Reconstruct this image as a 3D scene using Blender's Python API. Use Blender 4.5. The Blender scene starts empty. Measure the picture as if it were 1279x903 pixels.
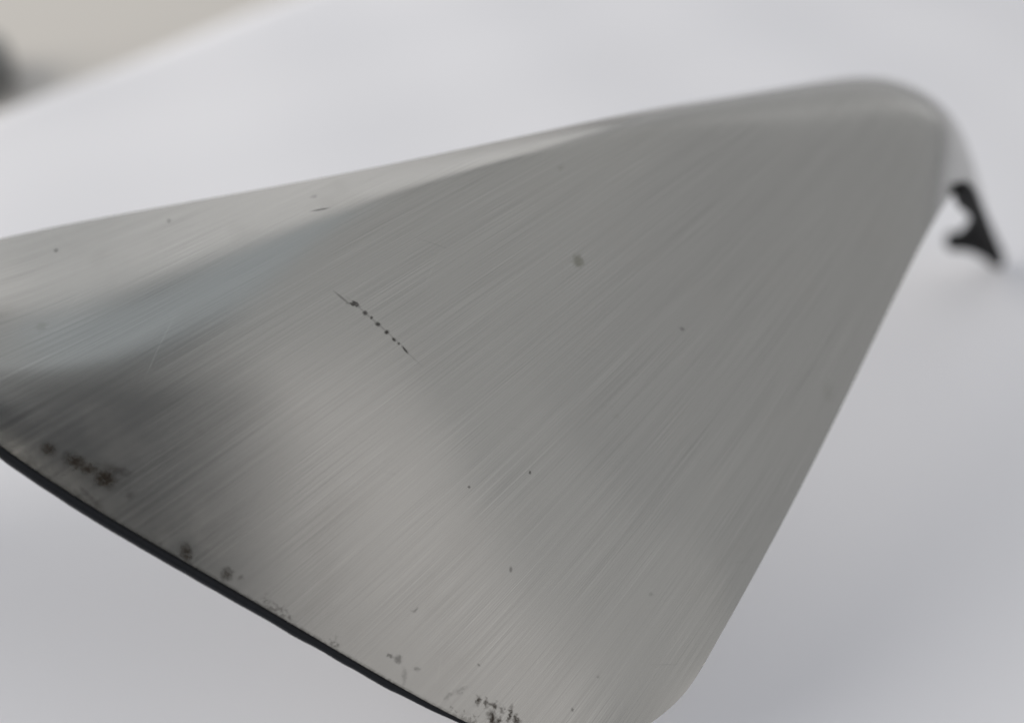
import bpy, math, random
import numpy as np
from mathutils import Vector

random.seed(4)
scene = bpy.context.scene

# ------------------------------------------------------------------ camera
FPX, CX, CY = 1243.0, 639.5, 451.5          # lens in photograph pixels
PITCH = math.radians(38.0)
FOOT = (1249.0, 331.0, 0.225)               # far corner of the sheet, standing on the paper
cp, sp = math.cos(PITCH), math.sin(PITCH)


def cam_dir(u, v):
    return np.array([(u - CX) / FPX, (CY - v) / FPX, -1.0])


def to_world(c):
    x, y, z = c[..., 0], c[..., 1], c[..., 2]
    return np.stack([x, y * sp - z * cp, y * cp + z * sp + CAM_H], -1)


CAM_H = 0.0
CAM_H = -float(to_world(cam_dir(FOOT[0], FOOT[1]) * FOOT[2])[2])


def pt(u, v, d):
    return to_world(cam_dir(u, v) * d)


def on_plane(u, v, z=0.0):
    r = to_world(cam_dir(u, v)) - np.array([0, 0, CAM_H])
    t = (z - CAM_H) / r[2]
    return np.array([0, 0, CAM_H]) + r * t


cam_data = bpy.data.cameras.new("camera")
cam_data.sensor_width = 36.0
cam_data.lens = 36.0 * FPX / 1279.0
cam_data.clip_start = 0.002
cam_data.clip_end = 50.0
cam_data.dof.use_dof = True
cam_data.dof.focus_distance = 0.1195
cam_data.dof.aperture_fstop = 6.3
cam_data.dof.aperture_blades = 0
cam = bpy.data.objects.new("camera", cam_data)
cam.location = (0, 0, CAM_H)
cam.rotation_euler = (math.radians(90) - PITCH, 0, 0)
scene.collection.objects.link(cam)
scene.camera = cam

# ------------------------------------------------------------------ light
world = bpy.data.worlds.new("World")
scene.world = world
world.use_nodes = True
bg = world.node_tree.nodes["Background"]
bg.inputs["Color"].default_value = (0.82, 0.90, 1.0, 1)
bg.inputs["Strength"].default_value = 0.08


def area(name, loc, target, sx, sy, watts, col):
    l = bpy.data.lights.new(name, 'AREA')
    l.shape = 'RECTANGLE'
    l.size, l.size_y = sx, sy
    l.energy = watts
    l.color = col
    o = bpy.data.objects.new(name, l)
    o.location = loc
    o.rotation_euler = (Vector(target) - Vector(loc)).to_track_quat('-Z', 'Y').to_euler()
    scene.collection.objects.link(o)
    return o


# a window on the left, the bright ceiling, and the pale walls of the room around
area("window_light", (-1.85, 0.10, 0.80), (0, 0.12, 0), 2.0, 1.6, 50.0, (1.0, 0.935, 0.84))
area("ceiling_light", (0.66, 0.10, 2.40), (0.66, 0.1001, 0.0), 3.08, 4.2, 18.2, (1.0, 0.99, 0.975))
area("ceiling_window_side_light", (-1.52, 1.05, 2.40), (-1.52, 1.0501, 0.0), 1.26, 2.7, 5.6, (0.88, 0.95, 1.0))
area("far_wall_light", (-0.95, 2.1, 0.95), (-0.95, 0.0, 0.95), 2.2, 1.7, 10.2, (1.0, 0.985, 0.975))
area("far_right_wall_light", (1.18, 2.1, 1.20), (1.18, 0.0, 1.20), 2.0, 2.3, 6.3, (1.0, 0.99, 0.985))
area("right_wall_light", (2.2, 0.2, 1.25), (0.0, 0.2, 1.25), 4.4, 2.3, 12.4, (1.0, 0.99, 0.985))
area("rear_wall_light", (1.56, -2.0, 1.25), (1.56, 0.0, 1.25), 1.28, 2.3, 4.5, (1.0, 0.985, 0.97))
area("rear_strip_fill_light", (0.36, -2.0, 1.25), (0.36, 0.0, 1.25), 1.12, 2.3, 5.6, (1.0, 0.965, 0.945))  # no window: added brighter strip of rear wall for the pale reflection in the steel

scene.view_settings.view_transform = 'Standard'
scene.view_settings.look = 'None'
scene.view_settings.exposure = 0.07
scene.view_settings.gamma = 1.0
scene.view_settings.use_curve_mapping = False
scene.render.engine = 'CYCLES'
scene.cycles.use_denoising = True
scene.cycles.max_bounces = 4
scene.cycles.diffuse_bounces = 3
scene.cycles.glossy_bounces = 3


# ------------------------------------------------------------------ helpers
def link(name, verts, faces, mat, parent=None, smooth=True):
    me = bpy.data.meshes.new(name)
    me.from_pydata([tuple(map(float, p)) for p in verts], [], faces)
    me.validate()
    me.update()
    if smooth:
        me.shade_smooth()
    me.materials.append(mat)
    o = bpy.data.objects.new(name, me)
    scene.collection.objects.link(o)
    if parent:
        o.parent = parent
    return o


class NT:
    def __init__(self, mat):
        self.t = mat.node_tree
        self.n = self.t.nodes
        self.n.clear()
        self.out = self.n.new("ShaderNodeOutputMaterial")
        self.b = self.n.new("ShaderNodeBsdfPrincipled")
        self.t.links.new(self.b.outputs[0], self.out.inputs[0])

    def set(self, sock, val):
        if isinstance(val, bpy.types.NodeSocket):
            self.t.links.new(val, sock)
        elif val is not None:
            sock.default_value = val

    def math(self, op, a, b=None, c=None, clamp=False):
        n = self.n.new("ShaderNodeMath")
        n.operation = op
        n.use_clamp = clamp
        for i, x in enumerate((a, b, c)):
            if x is not None:
                self.set(n.inputs[i], x)
        return n.outputs[0]

    def vmath(self, op, a, b=None, out=0):
        n = self.n.new("ShaderNodeVectorMath")
        n.operation = op
        self.set(n.inputs[0], a)
        if b is not None:
            self.set(n.inputs[1], b)
        return n.outputs[out]

    def noise(self, vec, scale, detail=2.0, rough=0.5):
        n = self.n.new("ShaderNodeTexNoise")
        self.set(n.inputs["Vector"], vec)
        n.inputs["Scale"].default_value = scale
        n.inputs["Detail"].default_value = detail
        n.inputs["Roughness"].default_value = rough
        return n.outputs[0]

    def remap(self, val, a, b, c, d, smooth=False):
        n = self.n.new("ShaderNodeMapRange")
        if smooth:
            n.interpolation_type = 'SMOOTHSTEP'
        self.set(n.inputs[0], val)
        for i, x in enumerate((a, b, c, d)):
            n.inputs[i + 1].default_value = x
        return n.outputs[0]

    def mix(self, fac, a, b):
        n = self.n.new("ShaderNodeMix")
        n.data_type = 'RGBA'
        self.set(n.inputs[0], fac)
        self.set(n.inputs[6], a)
        self.set(n.inputs[7], b)
        return n.outputs[2]


def new_mat(name):
    m = bpy.data.materials.new(name)
    m.use_nodes = True
    return m, NT(m)


# ------------------------------------------------------------------ paper and table
m_paper, t = new_mat("white_paper")
tc = t.n.new("ShaderNodeTexCoord").outputs["Object"]
fib = t.noise(tc, 900.0, 3.0)
blot = t.noise(tc, 9.0, 2.0)
t.set(t.b.inputs["Base Color"], t.mix(blot, (0.720, 0.740, 0.805, 1), (0.745, 0.758, 0.812, 1)))
t.b.inputs["Roughness"].default_value = 0.55
t.b.inputs["Specular IOR Level"].default_value = 0.35
bmp = t.n.new("ShaderNodeBump")
bmp.inputs["Strength"].default_value = 0.05
bmp.inputs["Distance"].default_value = 0.0002
t.set(bmp.inputs["Height"], fib)
t.set(t.b.inputs["Normal"], bmp.outputs[0])

m_table, t = new_mat("table_top")
tc = t.n.new("ShaderNodeTexCoord").outputs["Object"]
mp = t.vmath('MULTIPLY', tc, (4.0, 40.0, 4.0))
g = t.noise(mp, 3.0, 4.0)
t.set(t.b.inputs["Base Color"], t.mix(g, (0.50, 0.485, 0.465, 1), (0.55, 0.535, 0.515, 1)))
t.b.inputs["Roughness"].default_value = 0.5

# the far left edge of the paper runs through these two points of the photograph
ea, eb = on_plane(-20, 150), on_plane(352, 0)
ed = (eb - ea) / np.linalg.norm(eb - ea)
en = np.array([ed[1], -ed[0], 0.0])         # towards the viewer
NP, MP = 140, 100
LEN, DEP = 1.0, 0.75
pv, pf = [], []
for i in range(NP + 1):
    for j in range(MP + 1):
        p = ea + ed * (-0.32 + LEN * i / NP) + en * (DEP * j / MP)
        # a sheet that has been folded: two very shallow creases, slightly lifted border
        a = i / NP * LEN - 0.32
        b = j / MP * DEP
        z = 0.00035 * math.sin(a * 62 + b * 48 + 1.3) + 0.00022 * math.sin(a * 37 - b * 85)
        pv.append((p[0], p[1], z))
W = MP + 1
for i in range(NP):
    for j in range(MP):
        a = i * W + j
        pf.append((a, a + W, a + W + 1, a + 1))
PAPER_Z = -0.0005
paper = link("paper", [(x, y, z + PAPER_Z) for x, y, z in pv], pf, m_paper)
sol = paper.modifiers.new("thickness", 'SOLIDIFY')
sol.thickness = 0.0002
sol.offset = -1
paper["kind"] = "structure"
paper["label"] = "white paper sheet lying under the steel piece"

tv = [(-1.5, -1.0, -0.0022), (1.5, -1.0, -0.0022), (1.5, 2.5, -0.0022), (-1.5, 2.5, -0.0022)]
tv += [(x, y, -0.03) for x, y, z in tv]
table = link("table_top", tv, [(0, 1, 2, 3), (7, 6, 5, 4), (0, 4, 5, 1), (1, 5, 6, 2), (2, 6, 7, 3), (3, 7, 4, 0)],
             m_table, smooth=False)
table["kind"] = "structure"

# ------------------------------------------------------------------ the bent steel sheet
# sections from the tail (off the left of the frame) to the right-hand edge; each runs from the
# lower edge over the bend to the far edge
SEC = [
    [(-520, 742, .148), (-532, 735, .149), (-540, 727, .150), (-546, 718, .151), (-548, 708, .152), (-546, 697, .153), (-540, 688, .154)],
    [(-490, 690, .134), (-505, 668, .135), (-515, 640, .1365), (-518, 615, .138), (-515, 590, .140), (-505, 565, .143), (-492, 545, .146)],
    [(-360, 475, .113), (-372, 455, .113), (-378, 434, .1135), (-380, 414, .1150), (-376, 396, .118), (-366, 380, .122), (-350, 368, .127)],
    [(-170, 450, .1128), (-172, 430, .1132), (-172, 408, .1139), (-168, 386, .1152), (-160, 366, .117), (-150, 348, .122), (-138, 328, .128)],
    [(0, 556, .1128), (4, 525, .1130), (10, 482, .1138), (18, 432, .1158), (26, 385, .1203), (33, 340, .1268), (42, 289, .1345)],
    [(300, 741, .1140), (318, 645, .1140), (342, 520, .1148), (376, 382, .1167), (406, 286, .1205), (418, 248, .1252), (428, 217, .1325)],
    [(590, 905, .1170), (625, 745, .1175), (675, 540, .1198), (750, 302, .1258), (799, 180, .1326), (814, 148, .1370), (822, 135, .1450)],
    [(735, 938, .1182), (800, 720, .1213), (880, 500, .1270), (952, 318, .1358), (998, 176, .1465), (1017, 112, .1572), (1020, 104, .1760)],
    [(815, 901, .1201), (885, 668, .1239), (966, 508, .1305), (1052, 330, .1408), (1111, 208, .1530), (1145, 119, .1680), (1158, 145, .2050)],
    [(860, 859, .1211), (937, 683, .1252), (1018, 527, .1322), (1102, 355, .1428), (1160, 238, .1563), (1201, 180, .1755), (1234, 288, .2190)],
    [(879.5, 829, .1217), (957, 690, .1259), (1038, 534, .1332), (1121, 364, .1436), (1171, 269, .1566), (1205, 245, .1752), (1249, 331, .2250)],
]
SEC = np.array(SEC, float)
ctrl = np.moveaxis(np.array([(SEC[..., 0] - CX) / FPX, (CY - SEC[..., 1]) / FPX, -np.ones(SEC.shape[:2])]), 0, -1)
ctrl = ctrl * SEC[..., 2:3]


def spline(P, n):
    """natural cubic spline along axis 0, chord-length parameter shared by the whole array"""
    P = np.asarray(P)
    k = len(P)
    seg = np.linalg.norm(np.diff(P, axis=0), axis=-1)
    seg = seg.reshape(k - 1, -1).mean(1) ** 0.75
    tt = np.concatenate([[0], np.cumsum(seg)])
    tt /= tt[-1]
    h = np.diff(tt)
    flat = P.reshape(k, -1)
    A = np.zeros((k, k)); B = np.zeros_like(flat)
    A[0, 0] = A[-1, -1] = 1
    for i in range(1, k - 1):
        A[i, i - 1] = h[i - 1]; A[i, i] = 2 * (h[i - 1] + h[i]); A[i, i + 1] = h[i]
        B[i] = 6 * ((flat[i + 1] - flat[i]) / h[i] - (flat[i] - flat[i - 1]) / h[i - 1])
    M = np.linalg.solve(A, B)
    x = np.linspace(0, 1, n)
    j = np.clip(np.searchsorted(tt, x, side='right') - 1, 0, k - 2)
    hj = h[j][:, None]; a = (tt[j + 1] - x)[:, None]; b = (x - tt[j])[:, None]
    r = (M[j] * a ** 3 + M[j + 1] * b ** 3) / (6 * hj) + (flat[j] / hj - M[j] * hj / 6) * a + (flat[j + 1] / hj - M[j + 1] * hj / 6) * b
    return r.reshape((n,) + P.shape[1:])


NS, NR = 300, 220
G = spline(ctrl, NS)                               # sections
G = np.swapaxes(spline(np.swapaxes(G, 0, 1), NR), 0, 1)
GC = G                                             # (NS, NR, 3) in camera axes
GW = to_world(GC)
du = np.gradient(GW, axis=0); dv = np.gradient(GW, axis=1)
NRM = np.cross(du, dv)
NRM /= np.linalg.norm(NRM, axis=-1, keepdims=True)
if np.dot(NRM[170, 60], np.array([0, 0, CAM_H]) - GW[170, 60]) < 0:
    NRM = -NRM
# the rounded tip is a nearly straight corner of the grid: take the normal of the face beside it
NRM[NS - 22:, :22] = NRM[NS - 23, 22]
FLIP = np.dot(np.cross(du[170, 60], dv[170, 60]), NRM[170, 60]) < 0

# flat coordinates of the sheet in millimetres (face plane), used for the brushing and the stains
FN = np.array([0.164, 0.09, 0.982]); FN /= np.linalg.norm(FN)
FX = np.array([1.0, 0, 0]) - FN[0] * FN; FX /= np.linalg.norm(FX)
FY = np.cross(FN, FX)
PQ = np.stack([GC @ FX, GC @ FY], -1) * 1000.0
proj = np.stack([CX - FPX * GC[..., 0] / GC[..., 2], CY + FPX * GC[..., 1] / GC[..., 2]], -1)
# visible front of the sheet only
FRONT = np.einsum('ijk,ijk->ij', NRM, np.array([0, 0, CAM_H]) - GW) > 0


def sheet_at(u, v):
    dist = (proj[..., 0] - u) ** 2 + (proj[..., 1] - v) ** 2 + (~FRONT) * 1e9
    i, j = np.unravel_index(np.argmin(dist), dist.shape)
    i = min(max(i, 1), NS - 2); j = min(max(j, 1), NR - 2)
    J = np.array([(proj[i + 1, j] - proj[i - 1, j]) / 2, (proj[i, j + 1] - proj[i, j - 1]) / 2]).T
    e = np.linalg.lstsq(J, np.array([u, v]) - proj[i, j], rcond=None)[0]
    K = np.array([(PQ[i + 1, j] - PQ[i - 1, j]) / 2, (PQ[i, j + 1] - PQ[i, j - 1]) / 2]).T
    return PQ[i, j] + K @ np.clip(e, -1.5, 1.5), -GC[i, j, 2] / FPX * 1000.0   # mm, mm per pixel


# the brushing fans very slightly, towards a point far up to the right of the sheet
QC = np.array([146.0, 114.0])


def brush_uv(pq):
    d = QC - pq
    r = np.hypot(d[..., 0], d[..., 1])
    th = np.arctan2(d[..., 1], d[..., 0])
    return np.stack([-r, th * 160.0], -1)


BR = brush_uv(PQ)
along = np.concatenate([[0], np.cumsum(np.linalg.norm(np.diff(GW[:, 0], axis=0), axis=-1))]) * 1000
across = np.concatenate([np.zeros((NS, 1)), np.cumsum(np.linalg.norm(np.diff(GW, axis=1), axis=-1), axis=1)], 1) * 1000
EDGE = np.stack([np.repeat(along[:, None], NR, 1), across], -1)
# only the left border carries dirt; past the tip the distance grows at once
EDGE[..., 1] += np.clip((proj[:, 0, 0] - 640) / 60, 0, 1)[:, None] * 10

# ---- brushed steel material
m_steel, t = new_mat("brushed_steel")
uvb = t.n.new("ShaderNodeUVMap"); uvb.uv_map = "brush"
uvf = t.n.new("ShaderNodeUVMap"); uvf.uv_map = "flat"
B_, F_ = uvb.outputs[0], uvf.outputs[0]


def streak(along, across, scale=1.0, detail=2.0, off=0.0):
    v = t.vmath('MULTIPLY', B_, (along, across, 1.0))
    v = t.vmath('ADD', v, (off, off * 1.7, off * 0.3))
    return t.noise(v, scale, detail, 0.6)


s_fine = streak(0.05, 9.0, 1.0, 2.0)
s_mid = streak(0.035, 2.6, 1.0, 2.0, 11.3)
s_wide = streak(0.02, 0.5, 1.0, 2.0, 31.7)
s_hair = streak(0.035, 14.0, 1.0, 1.0, 57.0)
patch = t.noise(t.vmath('ADD', t.vmath('MULTIPLY', B_, (0.10, 0.16, 1.0)), (3.1, 8.2, 0)), 1.0, 2.0)   # how strongly the grain shows
patch = t.remap(patch, 0.35, 0.66, 0.50, 1.30, True)
hair_l = t.remap(s_hair, 0.66, 0.80, 0.0, 1.0, True)
hair_d = t.remap(s_hair, 0.34, 0.22, 0.0, 1.0, True)
grain = t.math('ADD', t.math('MULTIPLY', t.math('SUBTRACT', s_fine, 0.5), 0.70),
               t.math('MULTIPLY', t.math('SUBTRACT', s_mid, 0.5), 0.28))
grain = t.math('ADD', grain, t.math('MULTIPLY', t.math('SUBTRACT', s_wide, 0.5), 0.16))
grain = t.math('ADD', grain, t.math('MULTIPLY', hair_l, 0.36))
grain = t.math('SUBTRACT', grain, t.math('MULTIPLY', hair_d, 0.34))
grain = t.math('MULTIPLY', grain, patch)
rot = t.n.new("ShaderNodeMapping"); rot.inputs["Rotation"].default_value = (0, 0, 0.55)
t.set(rot.inputs["Vector"], B_)
xs = t.noise(t.vmath('ADD', t.vmath('MULTIPLY', rot.outputs[0], (0.05, 3.2, 1.0)), (91.0, 13.0, 0.0)), 1.0, 1.0)
grain = t.math('ADD', grain, t.math('MULTIPLY', t.remap(xs, 0.755, 0.81, 0.0, 1.0, True), 0.22))
rot2 = t.n.new("ShaderNodeMapping"); rot2.inputs["Rotation"].default_value = (0, 0, -0.9)
t.set(rot2.inputs["Vector"], B_)
xs2 = t.noise(t.vmath('ADD', t.vmath('MULTIPLY', rot2.outputs[0], (0.09, 3.6, 1.0)), (41.0, 63.0, 0.0)), 1.0, 1.0)
grain = t.math('SUBTRACT', grain, t.math('MULTIPLY', t.remap(xs2, 0.77, 0.82, 0.0, 1.0, True), 0.20))
val = t.math('ADD', 0.435, t.math('MULTIPLY', grain, 0.28))
comb = t.n.new("ShaderNodeCombineColor")
t.set(comb.inputs[0], val)
t.set(comb.inputs[1], t.math('MULTIPLY', val, 0.99))
t.set(comb.inputs[2], t.math('MULTIPLY', val, 0.95))
steel_col = comb.outputs[0]

# stains: dried brown flecks, the dotted scratch, specks and a water spot, each (u, v, half length, half width, angle, strength, kind)
STAINS = [
    # smear by the lower left edge
    (61, 561, 9, 7, 20, .95, 0), (95, 577, 14, 8, 24, 1.0, 0), (110, 585, 12, 7, 14, 1.0, 0), (131, 598, 13, 10, 20, 1.15, 0), (143, 587, 17, 5, 14, .6, 0), (118, 590, 34, 13, 20, .28, 0),
    (163, 618, 5, 3, 0, .35, 0),
    # crumbs on the edge
    (232, 690, 7, 10, -10, .95, 0), (283, 717, 6, 7, 0, .8, 0), (300, 722, 4, 3, 0, .4, 0),
    # small smear
    (488, 819, 4, 3, 30, .6, 1), (498, 823, 6, 5, 60, .55, 1), (520, 834, 4, 3, 20, .4, 1), (505, 845, 3, 10, 0, .3, 1), (519, 761, 5, 2, -30, .6, 1),
    # dark flecks at the bottom
    (597, 875, 3, 6, 15, .9, 0), (607, 878, 2.5, 6, 5, .8, 0), (616, 880, 6, 3.2, 10, .9, 0), (627, 886, 3, 4, 0, .6, 0),
    (637, 892, 2.5, 9, 10, 1.0, 0), (644, 898, 3, 6, 0, .9, 0), (615, 896, 4, 8, -5, 1.0, 0), (622, 900, 3, 5, 0, .9, 0), (610, 891, 3, 3, 0, .5, 0),
    (646, 904, 4, 6, 0, .8, 0), (575, 862, 8, 2.5, -40, .3, 1), (560, 868, 8, 2.5, -40, .3, 1),
    # the dotted scratch
    (427, 372, 13, 1.3, 40, .5, 1), (442, 380, 8, 2.6, 12, .9, 1), (456, 391, 3.4, 3.0, 30, .9, 1), (464, 397, 2.0, 2.2, 0, .9, 1),
    (472, 405, 3.6, 2.7, 20, .95, 1), (483, 415, 2.8, 3.0, 60, 1.0, 1), (492, 424, 3.4, 1.9, 50, .95, 1), (498, 429, 2.0, 1.8, 40, .8, 1),
    (506, 437, 6.5, 1.5, 50, .9, 1), (470, 403, 46, 1.2, 41, .28, 1), (516, 447, 14, 0.8, 42, .2, 1),
    # specks
    (722, 326, 7, 8, 0, .62, 2), (852, 411, 3.5, 2.2, 20, .5, 1), (662, 590, 1.6, 2.2, 10, .8, 1), (586, 608, 1.7, 1.7, 0, .8, 1),
    (638, 711, 2.0, 3.6, 0, .55, 1), (813, 742, 3, 2.5, 0, .2, 1), (211, 276, 1.6, 2.4, 0, 1.0, 1), (70, 313, 2.4, 2.6, 0, .9, 1),
    (400, 262, 11, 1.8, -8, .65, 1), (52, 408, 7, 6, 0, .22, 2), (392, 246, 4, 2.5, -30, .35, 1), (1034, 489, 9, 14, 0, .12, 2),
    (715, 886, 1.5, 2.5, 0, .6, 1), (747, 845, 2.0, 2.0, 0, .25, 1), (598, 830, 2.5, 1.3, 45, .5, 1), (700, 210, 4, 5, 0, .2, 2),
    (250, 540, 7, 4, 0, .10, 2), (770, 520, 5, 4, 0, .10, 2),
]
wob = t.n.new("ShaderNodeTexNoise")
t.set(wob.inputs["Vector"], F_)
wob.inputs["Scale"].default_value = 2.4
wob.inputs["Detail"].default_value = 3.0
wv = t.vmath('MULTIPLY', t.vmath('SUBTRACT', wob.outputs["Color"], (0.5, 0.5, 0.5)), (1.2, 1.2, 0.0))
FD = t.vmath('ADD', F_, wv)
wob2 = t.n.new("ShaderNodeTexNoise")
t.set(wob2.inputs["Vector"], F_)
wob2.inputs["Scale"].default_value = 9.0
wob2.inputs["Detail"].default_value = 2.0
FS = t.vmath('ADD', F_, t.vmath('MULTIPLY', t.vmath('SUBTRACT', wob2.outputs["Color"], (0.5, 0.5, 0.5)), (0.22, 0.22, 0.0)))
acc = {0: None, 1: None, 2: None}
for (u, v, a, b, ang, s, kind) in STAINS:
    c, mpp = sheet_at(u, v)
    th = -math.radians(ang)
    mp = t.n.new("ShaderNodeMapping")
    mp.vector_type = 'TEXTURE'
    small = max(a, b) < 4 or b < 2
    t.set(mp.inputs["Vector"], FS if small else FD)
    mp.inputs["Location"].default_value = (c[0], c[1], 0)
    mp.inputs["Rotation"].default_value = (0, 0, th)
    mp.inputs["Scale"].default_value = (a * mpp, b * mpp, 1)
    r = t.vmath('LENGTH', mp.outputs[0], out=1)
    k = t.remap(r, *((1.75, 0.35) if kind == 0 else (1.45, 0.35)), 0.0, s, True)
    acc[kind] = k if acc[kind] is None else t.math('MAXIMUM', acc[kind], k)
brk = t.remap(t.noise(F_, 3.0, 3.0, 0.6), 0.36, 0.54, 0.55, 1.0, True)
uve = t.n.new("ShaderNodeUVMap"); uve.uv_map = "edge"
sepe = t.n.new("ShaderNodeSeparateXYZ")
t.set(sepe.inputs[0], uve.outputs[0])
near = t.remap(sepe.outputs[1], 2.6, 0.1, 0.0, 1.0, True)
where = t.remap(t.noise(t.vmath('MULTIPLY', uve.outputs[0], (1.0, 0.0, 0.0)), 0.16, 2.0), 0.44, 0.62, 0.0, 1.0, True)
fleck = t.noise(t.vmath('MULTIPLY', F_, (1.0, 1.0, 1.0)), 2.1, 4.0, 0.65)
grime = t.remap(t.math('ADD', fleck, t.math('MULTIPLY', t.math('MULTIPLY', near, where), 0.30)), 0.68, 0.86, 0.0, 0.5, True)
line = t.math('MULTIPLY', t.remap(sepe.outputs[1], 0.45, 0.0, 0.0, 0.55, True), t.remap(fleck, 0.35, 0.6, 0.3, 1.0, True))
grime = t.math('MULTIPLY', grime, t.remap(near, 0.0, 0.3, 0.0, 1.0))
brown = t.math('MULTIPLY', acc[0], brk, clamp=True)
brown = t.math('MAXIMUM', brown, t.math('MAXIMUM', grime, line))
dark = t.math('MINIMUM', acc[1], 1.0)
spot = t.math('MINIMUM', acc[2], 1.0)
dirt = t.math('MAXIMUM', brown, dark)
# faint smudges left by fingers
sm = t.remap(t.noise(t.vmath('ADD', F_, (17.0, 4.0, 0.0)), 0.09, 3.0, 0.6), 0.50, 0.72, 0.0, 1.0, True)
col = t.mix(t.math('MULTIPLY', sm, 0.10), steel_col, (0.46, 0.44, 0.41, 1))
col = t.mix(spot, col, (0.20, 0.20, 0.16, 1))
col = t.mix(t.math('MULTIPLY', brown, 0.93), col, (0.022, 0.0145, 0.0085, 1))
col = t.mix(t.math('MULTIPLY', dark, 0.93), col, (0.045, 0.042, 0.040, 1))
t.set(t.b.inputs["Base Color"], col)
t.b.inputs["Metallic"].default_value = 1.0
rg = t.math('ADD', 0.22, t.math('MULTIPLY', t.math('SUBTRACT', s_mid, 0.5), 0.05))
rg = t.math('ADD', rg, t.math('MULTIPLY', sm, 0.03))
t.set(t.b.inputs["Roughness"], t.math('ADD', rg, t.math('MULTIPLY', t.math('POWER', dirt, 3.0), 0.12)))
t.b.inputs["Anisotropic"].default_value = 0.92
t.b.inputs["Anisotropic Rotation"].default_value = 0.25
tan = t.n.new("ShaderNodeTangent")
tan.direction_type = 'UV_MAP'
tan.uv_map = "brush"
t.set(t.b.inputs["Tangent"], tan.outputs[0])
bmp = t.n.new("ShaderNodeBump")
bmp.inputs["Strength"].default_value = 0.10
bmp.inputs["Distance"].default_value = 0.00003
t.set(bmp.inputs["Height"], grain)
t.set(t.b.inputs["Normal"], bmp.outputs[0])

# ---- black backing material
m_black, t = new_mat("black_backing")
tc = t.n.new("ShaderNodeTexCoord").outputs["Object"]
n1 = t.noise(tc, 700.0, 3.0)
t.set(t.b.inputs["Base Color"], t.mix(n1, (0.003, 0.003, 0.0035, 1), (0.006, 0.006, 0.007, 1)))
t.b.inputs["Roughness"].default_value = 0.6
t.b.inputs["Specular IOR Level"].default_value = 0.05

m_edge, t = new_mat("dark_polished_edge")
tc = t.n.new("ShaderNodeTexCoord").outputs["Object"]
n1 = t.noise(tc, 1500.0, 3.0)
t.set(t.b.inputs["Base Color"], t.mix(n1, (0.004, 0.005, 0.007, 1), (0.010, 0.012, 0.017, 1)))
t.b.inputs["Roughness"].default_value = 0.42
t.b.inputs["Specular IOR Level"].default_value = 0.22


m_under, t = new_mat("dull_steel_underside")
tc = t.n.new("ShaderNodeTexCoord").outputs["Object"]
t.set(t.b.inputs["Base Color"], t.mix(t.noise(tc, 300.0, 3.0), (0.42, 0.415, 0.40, 1), (0.50, 0.495, 0.48, 1)))
t.b.inputs["Metallic"].default_value = 1.0
t.b.inputs["Roughness"].default_value = 0.45


def shell(name, t0, t1, mat, parent, step=1, inset=0, uv=False):
    """a closed layer of the sheet between depths t0 and t1 under the outer face"""
    I = np.arange(inset, NS - inset, step); Jx = np.arange(inset, NR - inset, step)
    top = (GW - NRM * t0)[np.ix_(I, Jx)]
    bot = (GW - NRM * t1)[np.ix_(I, Jx)]
    a, b = len(I), len(Jx)
    ids = np.arange(a * b).reshape(a, b)
    verts = np.concatenate([top.reshape(-1, 3), bot.reshape(-1, 3)])
    f = []
    q = np.stack([ids[:-1, :-1], ids[1:, :-1], ids[1:, 1:], ids[:-1, 1:]], -1).reshape(-1, 4)
    if FLIP:
        q = q[:, ::-1]
    f += q.tolist()
    f += (q[:, ::-1] + a * b).tolist()
    loop = np.concatenate([ids[:-1, 0], ids[-1, :-1], ids[:0:-1, -1], ids[0, :0:-1]])
    base = len(verts)
    verts = np.concatenate([verts, verts[loop], verts[loop + a * b]])
    L = len(loop)
    for k in range(L):
        k2 = (k + 1) % L
        e = (base + k, base + L + k, base + L + k2, base + k2)
        f.append(e if not FLIP else e[::-1])
    o = link(name, verts, f, mat, parent)
    if uv:
        src = np.concatenate([ids.reshape(-1), ids.reshape(-1), loop, loop])
        sub_b = BR[np.ix_(I, Jx)].reshape(-1, 2); sub_f = PQ[np.ix_(I, Jx)].reshape(-1, 2)
        me = o.data
        li = np.empty(len(me.loops), dtype=np.int32)
        me.loops.foreach_get("vertex_index", li)
        sub_e = EDGE[np.ix_(I, Jx)].reshape(-1, 2)
        for nm, arr in (("brush", sub_b), ("flat", sub_f), ("edge", sub_e)):
            l = me.uv_layers.new(name=nm)
            l.data.foreach_set("uv", arr[src[li]].astype(np.float32).ravel())
    return o


root = bpy.data.objects.new("bent_steel_plate", None)
scene.collection.objects.link(root)
root["label"] = "large curved plate of scratched brushed steel with a black edge and brown stains"
root["category"] = "steel plate"

shell("steel_sheet", 0.0, 0.00035, m_steel, root, uv=True)["label"] = "brushed steel outer face with a dotted scratch and brown flecks"
shell("underside", 0.00037, 0.00100, m_under, root, step=3, inset=3)["label"] = "dull grey steel underside of the plate"

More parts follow.
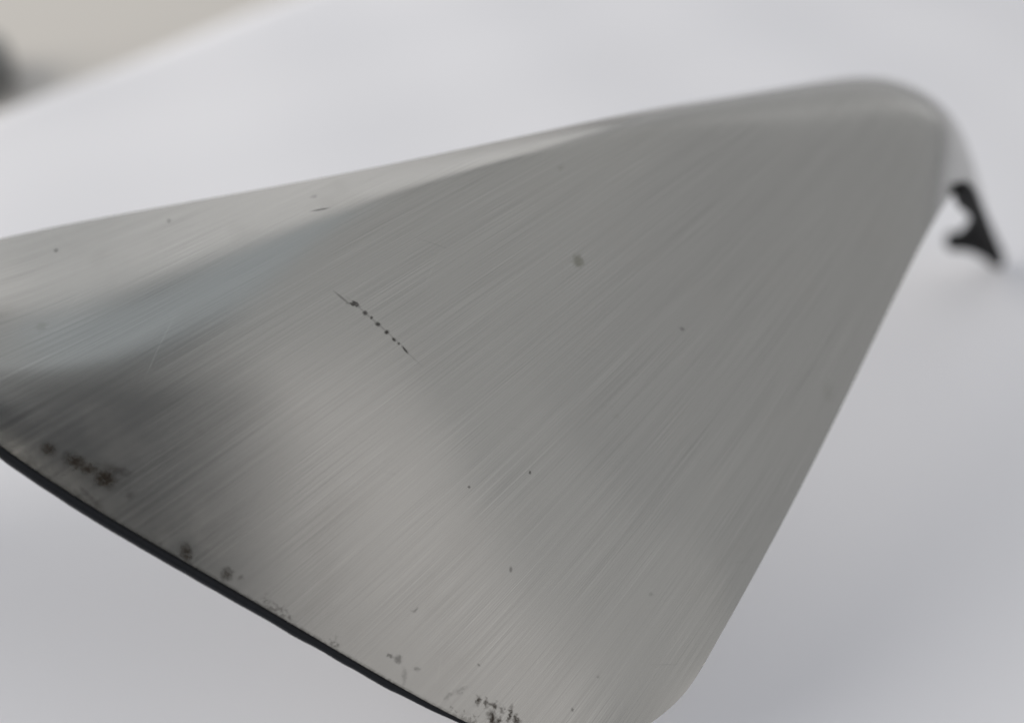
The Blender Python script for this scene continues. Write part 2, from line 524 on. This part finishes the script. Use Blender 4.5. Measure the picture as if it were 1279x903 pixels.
# dark rounded edge that runs along the lower left border and thins out towards the tip
sideways = GW[:, 0] - GW[:, 3]
sideways /= np.linalg.norm(sideways, axis=-1, keepdims=True)
u0 = proj[:, 0, 0]
K0 = int(np.argmin(np.abs(u0 - 640) + (proj[:, 0, 1] < 860) * 500))
keep = np.arange(0, K0 + 1)
ev, ef = [], []
NSEG = 14
rng = np.random.RandomState(3)
nz = np.convolve(rng.randn(NS + 10), np.ones(3) / 3, 'same')
for n_, i in enumerate(keep):
    rad = 0.00090 if u0[i] < 60 else np.interp(u0[i], [60, 300, 480, 560, 640], [0.00090, 0.00082, 0.00064, 0.00036, 0.00008])
    rad *= 1 + (0.03 if u0[i] < 360 else 0.05) * nz[i]
    cpt = GW[i, 0] - NRM[i, 0] * rad * 0.95 + sideways[i] * rad * 0.85
    for k in range(NSEG):
        an = 2 * math.pi * k / NSEG
        ev.append(cpt + rad * (math.cos(an) * sideways[i] + math.sin(an) * NRM[i, 0]))
for n_ in range(len(keep) - 1):
    for k in range(NSEG):
        k2 = (k + 1) % NSEG
        ef.append((n_ * NSEG + k, n_ * NSEG + k2, (n_ + 1) * NSEG + k2, (n_ + 1) * NSEG + k))
ef.append(tuple(range(NSEG))[::-1])
ef.append(tuple((len(keep) - 1) * NSEG + k for k in range(NSEG)))
link("edge", ev, ef, m_edge, root)["label"] = "dark blue black rounded edge along the lower left border"

# black hooked foot inside the far corner: crescent with a spur, a solid 3 mm thick
HOOK = [(1192, 245), (1199, 238), (1208, 237), (1218, 246), (1229, 268), (1242, 298), (1255, 327), (1254, 335), (1241, 335), (1228, 324),
        (1214, 317), (1200, 314), (1187, 314), (1180, 308), (1183, 300), (1197, 299), (1205, 292), (1211, 282), (1212, 274),
        (1206, 267), (1197, 260), (1192, 252)]
hv, hdep = proj[-1, 168:, 1], -GC[-1, 168:, 2]
hd = lambda u, v: float(np.interp(v, hv, hdep)) - 0.0022
front = [pt(u, v, hd(u, v)) for u, v in HOOK]
thick = np.array([0.36, 1.0, 0.0]); thick = thick / np.linalg.norm(thick) * 0.0035
back = [p + thick for p in front]
n_ = len(HOOK)
for L_ in (front, back):
    for p in L_:
        p[2] = max(p[2], 0.0002 + PAPER_Z)
hf = [tuple(range(n_))[::-1], tuple(range(n_, 2 * n_))] + [(k, (k + 1) % n_, n_ + (k + 1) % n_, n_ + k) for k in range(n_)]
hk = link("hooked_foot", front + back, hf, m_black, root, smooth=False)
bv = hk.modifiers.new("round", 'BEVEL'); bv.width = 0.0003; bv.segments = 2
hk["label"] = "black hook shaped foot under the far corner"

# ------------------------------------------------------------------ dark thing beyond the paper, at the left border
m_dark, t = new_mat("dark_grey_plastic")
tc = t.n.new("ShaderNodeTexCoord").outputs["Object"]
t.set(t.b.inputs["Base Color"], t.mix(t.noise(tc, 60.0, 3.0), (0.17, 0.172, 0.170, 1), (0.22, 0.22, 0.215, 1)))
t.b.inputs["Roughness"].default_value = 0.5
bp = on_plane(-68, 110, -0.0022)
prof = [(0.0, 0.0), (0.0195, 0.0), (0.0205, 0.001), (0.021, 0.004), (0.021, 0.009), (0.0205, 0.011), (0.019, 0.0122), (0.015, 0.013), (0.0, 0.013)]
NV = 40
dv_, df = [], []
for r, z in prof:
    for k in range(NV):
        an = 2 * math.pi * k / NV
        dv_.append((bp[0] + r * math.cos(an), bp[1] + r * math.sin(an), -0.0022 + z))
for a in range(len(prof) - 1):
    for k in range(NV):
        k2 = (k + 1) % NV
        df.append((a * NV + k, a * NV + k2, (a + 1) * NV + k2, (a + 1) * NV + k))
dk = link("dark_cap", dv_, df, m_dark)
dk["label"] = "blurred dark grey round thing cut off by the left border"
dk["category"] = "cap"
